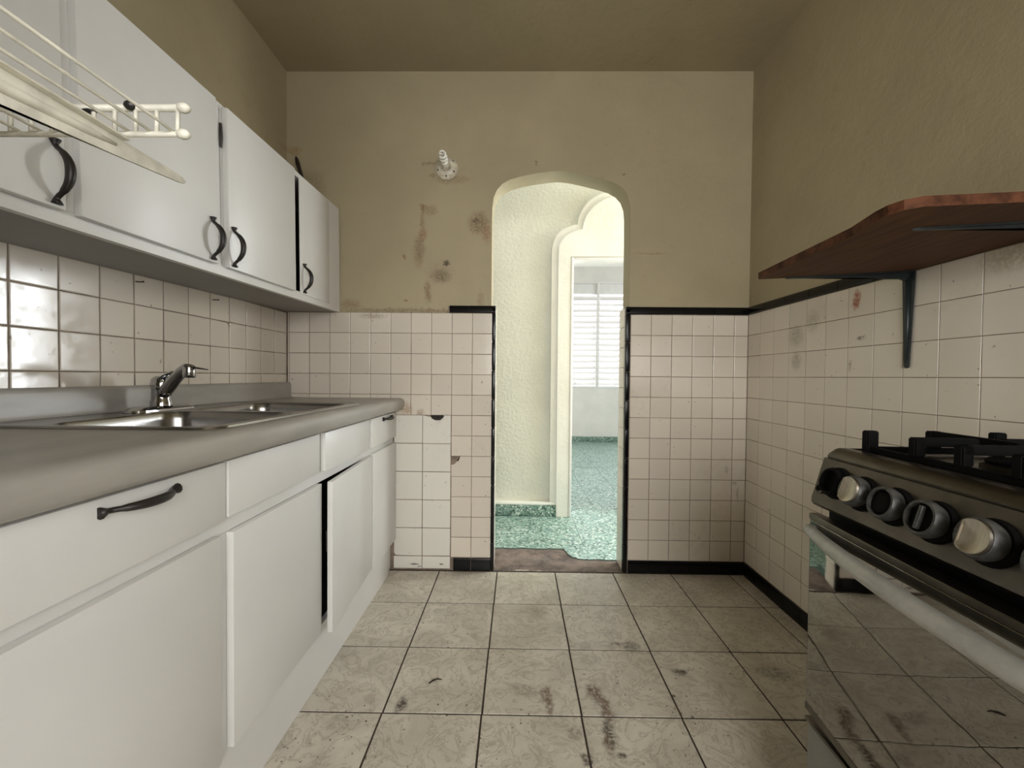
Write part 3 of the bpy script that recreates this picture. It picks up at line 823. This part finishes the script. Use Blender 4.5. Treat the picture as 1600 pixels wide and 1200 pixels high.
bm = bmesh.new(); lathe(bm, [(.0275, .073), (.0285, .085), (.026, .098), (.018, .107), (.006, .110)]); hdl = obj('handle', bm, 'chrome', fa, 40)
bm = bmesh.new(); tube(bm, [(-.012*hd.x, -.012*hd.y, .100), (.02*hd.x, .02*hd.y, .109), (.07*hd.x, .07*hd.y, .122)], [.012, .012, .009], 10, True, .45); obj('lever', bm, 'chrome', hdl, 40)
bm = bmesh.new()
sp = [(.010*hd.x, .010*hd.y, .050), (.035*hd.x, .035*hd.y, .068), (.075*hd.x, .075*hd.y, .098), (.115*hd.x, .115*hd.y, .124), (.142*hd.x, .142*hd.y, .135), (.163*hd.x, .163*hd.y, .134)]
tube(bm, sp, [.020, .020, .0185, .0175, .0165, .013], 14, True, .85); obj('spout', bm, 'chrome', fa, 'all')
bm = bmesh.new(); lathe(bm, [(.0155, .136), (.0165, .128), (.0165, .108), (.015, .105), (.008, .105)], (.152*hd.x, .152*hd.y, 0)); nz_ = obj('nozzle', bm, 'chrome', fa, 40)
bm = bmesh.new(); tube(bm, [(.160*hd.x, .160*hd.y, .137), (.170*hd.x+.01, .170*hd.y+.012, .134), (.175*hd.x+.022, .175*hd.y+.03, .130)], [.006, .005, .003], 8, True, .5); obj('spray_toggle', bm, 'iron', nz_, 40)

# ================================================================== UPPER CABINETS (hung slightly out of level)
UFX = -.957; UDX = -.938; U0 = Vector((XL+.001, D-.003, 1.3885))
uc = empty('wall_cabinet', U0, (.022, 0, 0)); tag(uc, 'long white painted wall cabinet with black bow handles above the sink', 'cabinet')
UH = .5425; UN = .34            # height, near end (world y)
def upart(name, m, x0, x1, ya, yb, z0, z1, bev=0., par=None):
    return boxo(name, m, (x0-U0.x, x1-U0.x, ya-U0.y, yb-U0.y, z0, z1), par or uc, bev)
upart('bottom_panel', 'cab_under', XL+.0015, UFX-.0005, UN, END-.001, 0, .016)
upart('top_panel', 'cab', XL+.0015, UFX-.0005, UN, END-.001, UH-.016, UH)
upart('back_panel', 'cab_in', XL+.0015, XL+.009, UN, END-.001, .0165, UH-.0165)
upart('end_panel', 'cab', XL+.010, UFX-.021, UN, UN+.016, .0165, UH-.0165); upart('end_panel', 'cab_in', XL+.010, UFX-.021, END-.018, END-.002, .0165, UH-.0165)
upart('divider', 'cab_in', XL+.010, UFX-.021, 1.312, 1.325, .0165, UH-.0165)
upart('rail', 'cab', UFX-.02, UFX, UN, END-.001, -.0006, .034); upart('rail', 'cab', UFX-.02, UFX, UN, END-.001, UH-.020, UH+.0006)
for ya, yb in ((UN, UN+.03), (.845, .885), (1.285, 1.313), (1.319, 1.345), (2.03, END-.001)):
    upart('stile', 'cab', UFX-.02, UFX, ya, yb, .0345, UH-.0205)
def udoor(ya, yb, hy, x=UDX):
    za, zb = .0265, UH-.008
    cy, cz = (ya+yb)/2, (za+zb)/2
    bm = bmesh.new(); box(bm, UFX+.0005-x, 0, ya-cy, yb-cy, za-cz, zb-cz, min(.0022, (x-UFX)*.3), 2)
    o = obj('door', bm, 'cab', uc, 30); o.location = (x-U0.x, cy-U0.y, cz)
    if hy: pull(o, (0, hy-cy, .0265+.070-cz), 'z', .128, .030)
    return o
udoor(.375, .8435, .822); udoor(.8735, 1.2785, 1.250); udoor(1.3255, 1.726, 1.343); udoor(1.787, 2.062, 1.815, x=-.952)
bm = bmesh.new(); tube(bm, [(-.0005, 0, 0), (.0008, 0, .03), (.0004, .0006, .075)], [.004, .0055, .004], 6)
sl = obj('slit_shade', bm, 'iron', uc); sl.location = (UFX+.003-U0.x, 1.3165-U0.y, .405)  # dark strip standing in for the shaded slit between the two frames
# cable and debris behind the cabinet top
bm = bmesh.new(); tube(bm, [(-1.192, D-.006, 2.214), (-1.186, D-.010, 2.198), (-1.178, D-.014, 2.172), (-1.166, D-.016, 2.135), (-1.152, D-.018, 2.09), (-1.140, D-.02, 2.04), (-1.132, D-.025, 1.94)], [.004, .009, .011, .010, .010, .010, .009], 8)
tag(obj('cable_stub', bm, 'cable', None, 'all'), 'dark cable stub coming out of the wall behind the wall cabinet', 'cable')
# nails in the tile joints
for y, zz, lab in ((1.319, 1.348, 'small rusty nail in the tiles, the one nearer the camera'), (1.654, 1.352, 'small rusty nail in the tiles, the one nearer the corner')):
    bm = bmesh.new(); tube(bm, [(XL-.003, y, zz), (XL+.012, y+.002, zz-.001), (XL+.022, y+.003, zz)], [.0022, .002, .0018], 6)
    bmesh.ops.create_uvsphere(bm, u_segments=6, v_segments=4, radius=.0032, matrix=Matrix.Translation((XL+.022, y+.003, zz)))
    tag(obj('nail', bm, 'rust'), lab, 'nail')

# ================================================================== WIRE SHELF at the left
ws = empty('wire_shelf', (-.70, .2, 1.34)); tag(ws, 'white coated wire shelf on a stamped bracket in front of the wall cabinet', 'wire shelf')
O = Vector((-.70, .2, 1.34)); YF = .497
def wtube(name, pts, r, m='wire_white', n=8, par=ws):
    bm = bmesh.new(); tube(bm, [Vector(p)-O for p in pts], r, n); return obj(name, bm, m, par, 'all')
XE = -.409; ZL = 1.3405; ZU = 1.3720
lr = wtube('lower_rail', [(-1.22, YF, ZL), (XE, YF, ZL)], .0033)
ur = wtube('upper_rail', [(-1.22, YF, ZU), (XE, YF, ZU)], .0042)
for zz, par in ((ZL, lr), (ZU, ur)):
    bm = bmesh.new(); sphere(bm, Vector((XE+.001, YF, zz))-O, (.0085, .0060, .0060)); obj('end_cap', bm, 'wire_white', par, 'all')
k = 0; x = XE-.006
while x > -1.21:
    wtube('post', [(x, YF, ZL), (x, YF, ZU)], .0024); x -= .0258
x = XE-.012
while x > -1.21:
    wtube('wire', [(x, -.098, ZL+.0045), (x, YF-.02, ZL+.0045), (x, YF+.004, ZL+.0030)], .00185); x -= .0270
for yy in (.02, .26): wtube('cross_wire', [(-1.22, yy, ZL+.008), (XE-.006, yy, ZL+.008)], .0025)
bm = bmesh.new(); sphere(bm, Vector((-.470, YF-.003, ZU+.001))-O, (.0075, .006, .0055)); obj('rubber_clip', bm, 'iron', ws, 'all')
bm = bmesh.new(); sphere(bm, Vector((-.524, YF, ZU-.004))-O, (.009, .005, .0025)); obj('rubber_clip', bm, 'iron', ws, 'all')
# stamped bracket arm: tapered web with an embossed rib
bx = -.486
bm = bmesh.new()
prism(bm, [(y-O.y, zz-O.z) for y, zz in ((-.098, 1.334), (.578, 1.334), (.589, 1.3325), (.5945, 1.329), (.592, 1.3255), (.585, 1.3235), (.50, 1.3130), (.384, 1.3005), (-.02, 1.250), (-.098, 1.225))], 'x', bx-.0015-O.x, bx+.0015-O.x)
arm = obj('bracket_arm', bm, 'wire_white', ws)
bm = bmesh.new(); tube(bm, [Vector((bx+.0015, y, zz))-O for y, zz in ((-.09, 1.290), (.384, 1.3170), (.46, 1.3225), (.490, 1.3245))], [.009, .0062, .0045, .002], 8, True, 1.0); obj('rib', bm, 'wire_white', arm, 'all')
boxo('flange', 'wire_white', (bx-.010-O.x, bx+.010-O.x, -.098-O.y, .50-O.y, 1.3342-O.z, 1.3362-O.z), ws)

# ================================================================== LAMP on the end wall
lp = empty('wall_lamp', (-.386, D+T0, 2.155)); tag(lp, 'small round porcelain lampholder with a white spiral bulb on the end wall', 'lamp')
bm = bmesh.new(); lathe(bm, [(.060, 0), (.062, -.006), (.058, -.014), (.046, -.022), (.040, -.026)], (0, 0, 0), 'y', 28); bs_ = obj('base', bm, 'porcelain', lp, 40)
for a in (-30, 40, 200, 270):
    bm = bmesh.new(); sphere(bm, (.046*math.cos(math.radians(a)), -.020, .046*math.sin(math.radians(a))), .005, 8, 6); obj('screw', bm, 'iron', bs_)
bm = bmesh.new(); lathe(bm, [(.026, -.024), (.025, -.045), (.022, -.050)], (0, 0, 0), 'y', 20); obj('socket', bm, 'porcelain', lp, 40)
tilt = Matrix.Rotation(math.radians(-12), 4, 'X')
bm = bmesh.new(); lathe(bm, [(.018, -.050), (.020, -.062), (.020, -.082), (.015, -.086)], (0, 0, 0), 'y', 18); obj('bulb_ballast', bm, 'lamp_glass', lp, 40)
bm = bmesh.new(); pts = []
for i in range(61):
    t = i/60; a = t*math.pi*2*2.6; r = .0165-.004*t*t
    pts.append((r*math.cos(a), -.088-.052*t, r*math.sin(a)+.010*t))
tube(bm, pts, .0058, 8); obj('bulb', bm, 'lamp_glass', lp, 'all')
lp.rotation_euler = (0, 0, 0)

# ================================================================== SHELF on the right wall
shz = 1.389; ang = -.055
sh = empty('wooden_shelf', (XR-.001, 1.03, shz)); tag(sh, 'red-brown wooden shelf board with a cut corner on iron brackets at the right wall', 'shelf')
poly = [(1.2225, 1.306), (.758, 1.306), (.752, 1.298), (.722, .905), (.697, .815), (.694, .785), (.703, .762), (.726, .749), (.91, .752), (1.2225, .757)]
bm = bmesh.new()
prism(bm, [(x-(XR-.001), y-1.03) for x, y in poly], 'z', .0, .019)
for f in bm.faces: f.material_index = 1 if abs(f.normal.z) < .5 else 0
bd = obj('board', bm, 'wood', sh); bd.data.materials.append(MAT['wood_edge']); bd.rotation_euler = (0, ang*-1.0*-1.0, 0)
bd.rotation_euler = (0, -math.atan(.055), 0)
def shelf_bracket(y, Lh, Lv):
    b = empty('bracket', (-.0015, y-1.03, 0)); b.parent = sh
    bm = bmesh.new()     # upright leg: tapered plate with a raised spine
    prism(bm, [(-.021, -.004), (.021, -.004), (.019, -.05), (.0085, -Lv+.006), (.006, -Lv), (0, -Lv-.002), (-.006, -Lv), (-.0085, -Lv+.006), (-.019, -.05)], 'x', -.0035, 0)
    up_ = obj('upright_leg', bm, 'bracket', b)
    bm = bmesh.new(); tube(bm, [(-.0035, 0, -.02), (-.0035, 0, -Lv*.55), (-.0035, 0, -Lv+.025)], [.009, .006, .003], 8); obj('spine', bm, 'bracket', up_, 'all')
    bm = bmesh.new(); sphere(bm, (-.004, 0, -Lv+.010), .0042, 8, 6); obj('screw', bm, 'iron', up_)
    bm = bmesh.new()
    prism(bm, [(0, -.020), (-.04, -.017), (-Lh+.01, -.007), (-Lh, 0), (-Lh+.01, .007), (-.04, .017), (0, .020)], 'z', -.0035, 0)
    ar = obj('arm', bm, 'bracket', b); ar.rotation_euler = (0, -math.atan(.055), 0)
    bm = bmesh.new(); prism(bm, [(0, -.034), (-.03, -.022), (-Lh*.45, -.010), (-Lh+.03, -.004), (-Lh+.03, -.0034), (0, -.0034)], 'y', -.004, .004)
    ob = obj('web', bm, 'bracket', ar)
    return b
shelf_bracket(1.300, .385, .300); shelf_bracket(.872, .40, .300)

# ================================================================== COOKER
CO = Vector((.6085, .8547, -.0525)); CA = math.radians(-92.6)
ck = empty('gas_cooker', CO, (0, 0, CA)); ck.scale = (1.05, 1.05, 1.05); tag(ck, 'dark stainless gas cooker with worn knobs and mirrored oven door', 'cooker')
CW = .750; CD = .575
def loc(bx_): return bx_
boxo('body', 'stove_black', (.003, CW-.003, .036, CD, .075, .8845), ck, .003)
for x in (.05, CW-.05):
    for y in (.09, CD-.06):
        bm = bmesh.new(); lathe(bm, [(.018, .0505), (.018, .060), (.011, .062), (.011, .0745)], (x, y, 0), 'z', 12); obj('foot', bm, 'stove_black', ck)
# cooktop with rolled front edge
bm = bmesh.new()
prism(bm, [(CD, .886), (.036, .886), (.0335, .8995), (.0365, .9045), (.049, .9135), (.056, .9155), (.075, .9150), (.082, .909), (CD-.03, .909), (CD-.024, .9155), (CD, .9155)], 'x', 0, CW)
obj('cooktop', bm, 'stove_steel', ck, 40)
# control panel: slanting, rounded lower edge
bm = bmesh.new()
prism(bm, [(.040, .8835), (.0340, .8955), (.0305, .8955), (.0230, .870), (.0135, .835), (.0080, .818), (.0075, .808), (.0120, .802), (.020, .800), (.0335, .800), (.0335, .860)], 'x', -.004, CW+.004)
pn = obj('control_panel', bm, 'stove_steel', ck, 35)
pn_n = Vector((0, -1, .30)).normalized()            # outward normal of the panel
def panel_quat():
    zx = pn_n; xx = Vector((1, 0, 0)); yx = zx.cross(xx).normalized()
    return Matrix((xx, yx, zx)).transposed().to_quaternion()      # local x along the width, local z out of the panel
def panel_at(x, zz):
    # y of the panel face at a height
    t = (zz-.818)/(.8955-.818); return Vector((x, .0080+t*(.0305-.0080), zz))
def lay(bm, p):
    """turn a shape built along +Z to stand out from the panel at p"""
    q = panel_quat().to_matrix().to_4x4(); q.translation = p
    bmesh.ops.transform(bm, matrix=q, verts=bm.verts)
def knob(x, zz, style):
    p = panel_at(x, zz)
    h = empty('knob'); h.parent = ck; h.location = p
    q = panel_quat().to_matrix().to_4x4()
    h.rotation_euler = q.to_euler()
    bm = bmesh.new(); lathe(bm, [(.0300, 0), (.0300, .003), (.0275, .007)], (0, 0, 0), 'z', 28); obj('bezel', bm, 'stove_black', h, 40)
    rot = random.uniform(-.3, .3)
    def skirt(m, ztop):
        bm = bmesh.new(); rings = []
        for hh, r, sq in ((.007, .0240, .0), (.014, .0262, .0), (ztop-.004, .0258, .04), (ztop, .0240, .05)):
            ring = []
            for j in range(32):
                a = 2*math.pi*j/32
                rr_ = r*(1-sq*abs(math.cos(a))**6*1.1)
                ring.append(bm.verts.new((rr_*math.cos(a), rr_*math.sin(a), hh)))
            rings.append(ring)
        for a_, b_ in zip(rings[:-1], rings[1:]):
            for j in range(32): bm.faces.new((a_[j], a_[(j+1) % 32], b_[(j+1) % 32], b_[j]))
        if style == 'silver': bm.faces.new(rings[-1])
        else:
            inn = [bm.verts.new((v.co.x*.86, v.co.y*.86, ztop)) for v in rings[-1]]; dn = [bm.verts.new((v.co.x*.84, v.co.y*.84, ztop-.010)) for v in rings[-1]]
            for j in range(32):
                bm.faces.new((rings[-1][j], rings[-1][(j+1) % 32], inn[(j+1) % 32], inn[j])); bm.faces.new((inn[j], inn[(j+1) % 32], dn[(j+1) % 32], dn[j]))
            bm.faces.new(dn)
        return obj('skirt', bm, m, h, 40)
    if style == 'stub':
        s = skirt('stove_black', .018)
    else:
        s = skirt('knob_rim', .0255)
    if style == 'silver':
        bm = bmesh.new(); rings = []            # D-shaped brushed cap, dished in the middle
        for hh, k_ in ((.0257, 1.0), (.0290, .97), (.0290, .90), (.0277, .82)):
            ring = []
            for j in range(36):
                a = 2*math.pi*j/36; px_, py_ = .0222*math.cos(a), .0222*math.sin(a)
                px_ = max(px_, -.0145)
                ring.append(bm.verts.new((.002+(px_-.002)*k_, py_*k_, hh)))
            rings.append(ring)
        for a_, b_ in zip(rings[:-1], rings[1:]):
            for j in range(36): bm.faces.new((a_[j], a_[(j+1) % 36], b_[(j+1) % 36], b_[j]))
        c_ = bm.verts.new((.003, 0, .0267))
        for j in range(36): bm.faces.new((rings[-1][j], rings[-1][(j+1) % 36], c_))
        bm.faces.new(rings[0][::-1])
        cp = obj('cap', bm, 'knob_silver', s, 40); cp['label'] = 'brushed silver knob cap'
    elif style == 'hollow':
        boxo('core', 'stove_black', (-.0185, .0185, -.0182, .0182, .0160, .0225), s, .005)
    elif style == 'bar':
        boxo('core', 'stove_black', (-.0175, .0175, -.0182, .0182, .0160, .0205), s, .005)
        boxo('grip', 'knob_rim', (-.0028, .0028, -.017, .017, .0207, .0275), s, .0015)
for x, zz, st in ((.049, .857, 'stub'), (.109, .8545, 'silver'), (.173, .853, 'hollow'), (.239, .852, 'bar'), (.310, .852, 'silver'), (.383, .852, 'hollow'), (.457, .852, 'silver'), (.532, .852, 'silver')):
    knob(x, zz, st)
# small round ignition button at the far end
p = panel_at(.014, .838)
bt = empty('ignition_button', p); bt.parent = ck; bt.rotation_euler = panel_quat().to_euler()
bm = bmesh.new(); lathe(bm, [(.0100, 0), (.0100, .003), (.0075, .005), (.0072, .003), (.0062, .003)], n=18); obj('ring', bm, 'stove_steel', bt, 40)
bm = bmesh.new(); lathe(bm, [(.0050, .002), (.0050, .006), (.002, .007)], n=14); obj('button', bm, 'stove_black', bt, 40)
# oven door
od = empty('oven_door', (0, 0, 0)); od.parent = ck
def bowed(name, m, x0, x1, yf, yb, z0, z1, parent, bow=.0125, n=28):
    """slab whose front bulges gently outwards across the width"""
    bm = bmesh.new(); rows = []
    e = .0015
    for i in range(n+1):
        x = x0+(x1-x0)*i/n; t = (x-CW/2)/(CW/2); y = yf-bow*(1-t*t)
        rows.append([bm.verts.new(p) for p in ((x, yb, z0), (x, y+e, z0), (x, y, z0+e), (x, y, z1-e), (x, y+e, z1), (x, yb, z1))])
    for a_, b_ in zip(rows[:-1], rows[1:]):
        for j in range(6): bm.faces.new((a_[j], b_[j], b_[(j+1) % 6], a_[(j+1) % 6]))
    bm.faces.new(rows[0]); bm.faces.new(rows[-1])
    return obj(name, bm, m, parent, 25)
boxo('inner_panel', 'stove_black', (.004, CW-.004, .016, .035, .405, .776), od, .002)
bowed('glass', 'stove_glass', .0025, CW-.0025, .0025, .015, .408, .774, od)
bowed('top_trim', 'stove_steel', 0, CW, .0015, .020, .7745, .786, od)
boxo('edge_trim', 'stove_steel', (-.0005, .0022, .0035, .030, .402, .7742), od, .0006)
bowed('bottom_trim', 'stove_steel', 0, CW, .0015, .020, .394, .4075, od)
bm = bmesh.new(); pts = []; rad = []
for i in range(33):
    t = -1+2*i/32; x = CW/2+t*(CW/2-.012)
    pts.append((x, -.006-.044*(1-abs(t)**2.2), .757-.004*(1-t*t))); rad.append(.0145-.004*abs(t)**3)
tube(bm, pts, rad, 16, True, 1.0, (0, 0, 1)); hb = obj('handle', bm, 'handle_grey', od, 'all')
for v in hb.data.vertices:
    pass
for x in (.016, CW-.016):
    bm = bmesh.new(); tube(bm, [(x, .003, .757), (x, -.010, .757)], .010, 12); obj('handle_post', bm, 'handle_grey', od, 'all')
# lower drawer
ld = empty('warming_drawer', (0, 0, 0)); ld.parent = ck
boxo('front_panel', 'stove_grey', (0, CW, .006, .033, .060, .372), ld, .004)
boxo('lip', 'stove_steel', (0, CW, .0005, .030, .3725, .380), ld, .002)
# burners
for bx_, by_, r in ((.19, .18, .042), (.57, .18, .036), (.19, .44, .034), (.57, .44, .046)):
    bu = empty('burner', (bx_, by_, .909)); bu.parent = ck
    bm = bmesh.new(); lathe(bm, [(r*1.35, .0005), (r*1.3, .004), (r, .006), (r, .014), (r*.9, .016)], n=28); obj('burner_ring', bm, 'stove_steel', bu, 40)
    bm = bmesh.new(); lathe(bm, [(r*.86, .0165), (r*.88, .020), (r*.7, .023)], n=28); obj('burner_cap', bm, 'stove_black', bu, 40)
# cast iron pan supports: frame, feet and raised fingers
def grate(x0, x1, y0_, y1_):
    g = empty('pan_support', ((x0+x1)/2, (y0_+y1_)/2, .909)); g.parent = ck
    ox, oy = (x0+x1)/2, (y0_+y1_)/2
    zt = .046; th = .0070; hb = .012
    def bar(name, a, b, z0=zt-hb*1.2, z1=zt):
        bm = bmesh.new(); a = Vector((a[0]-ox, a[1]-oy, 0)); b = Vector((b[0]-ox, b[1]-oy, 0))
        d = (b-a).normalized(); s = Vector((-d.y, d.x, 0))*th
        vs = []
        for zz in (z0, z1):
            for q in (a-s-d*th, b-s+d*th, b+s+d*th, a+s-d*th): vs.append(bm.verts.new((q.x, q.y, zz)))
        for f in ((0, 1, 2, 3), (4, 5, 6, 7), (0, 1, 5, 4), (1, 2, 6, 5), (2, 3, 7, 6), (3, 0, 4, 7)): bm.faces.new([vs[i] for i in f])
        bmesh.ops.bevel(bm, geom=bm.edges[:], offset=.002, segments=2, affect='EDGES')
        return obj(name, bm, 'stove_black', g, 40)
    for a, b in (((x0, y0_), (x1, y0_)), ((x1, y0_), (x1, y1_)), ((x1, y1_), (x0, y1_)), ((x0, y1_), (x0, y0_))): bar('frame_bar', a, b, .004, .015)
    ym = (y0_+y1_)/2
    bar('frame_bar', (x0, ym), (x1, ym), .010, .022)
    for cx_ in (x0, x1):
        for cy_ in (y0_, ym, y1_): bar('post', (cx_, cy_-.004), (cx_, cy_+.004), .0008, zt-.001)
    for cy_ in (y0_+(ym-y0_)/2, ym+(y1_-ym)/2):
        bar('finger', (x0, cy_), (ox-.035, cy_)); bar('finger', (x1, cy_), (ox+.035, cy_))
        for cx_ in (x0, x1): bar('post', (cx_, cy_-.003), (cx_, cy_+.003), .014, zt)
    for cx_ in (x0+(x1-x0)*.28, ox, x0+(x1-x0)*.72):
        for ya_, yb_ in ((y0_, y0_+.085), (ym-.085, ym+.085), (y1_-.085, y1_)):
            bar('finger', (cx_, ya_), (cx_, yb_))
        for cy_ in (y0_, ym, y1_): bar('post', (cx_, cy_-.002), (cx_, cy_+.002), .014, zt)
grate(.030, .368, .090, .540); grate(.382, .720, .090, .540)

# ================================================================== small debris on the floor
bm = bmesh.new(); tube(bm, [(-.292, 1.372, .0022), (-.282, 1.384, .003), (-.266, 1.393, .003), (-.250, 1.390, .0022)], [.0022, .003, .0022, .001], 6)
tag(obj('debris_scrap', bm, 'debris'), 'small dark curled scrap lying on a floor tile near the cabinets', 'scrap')
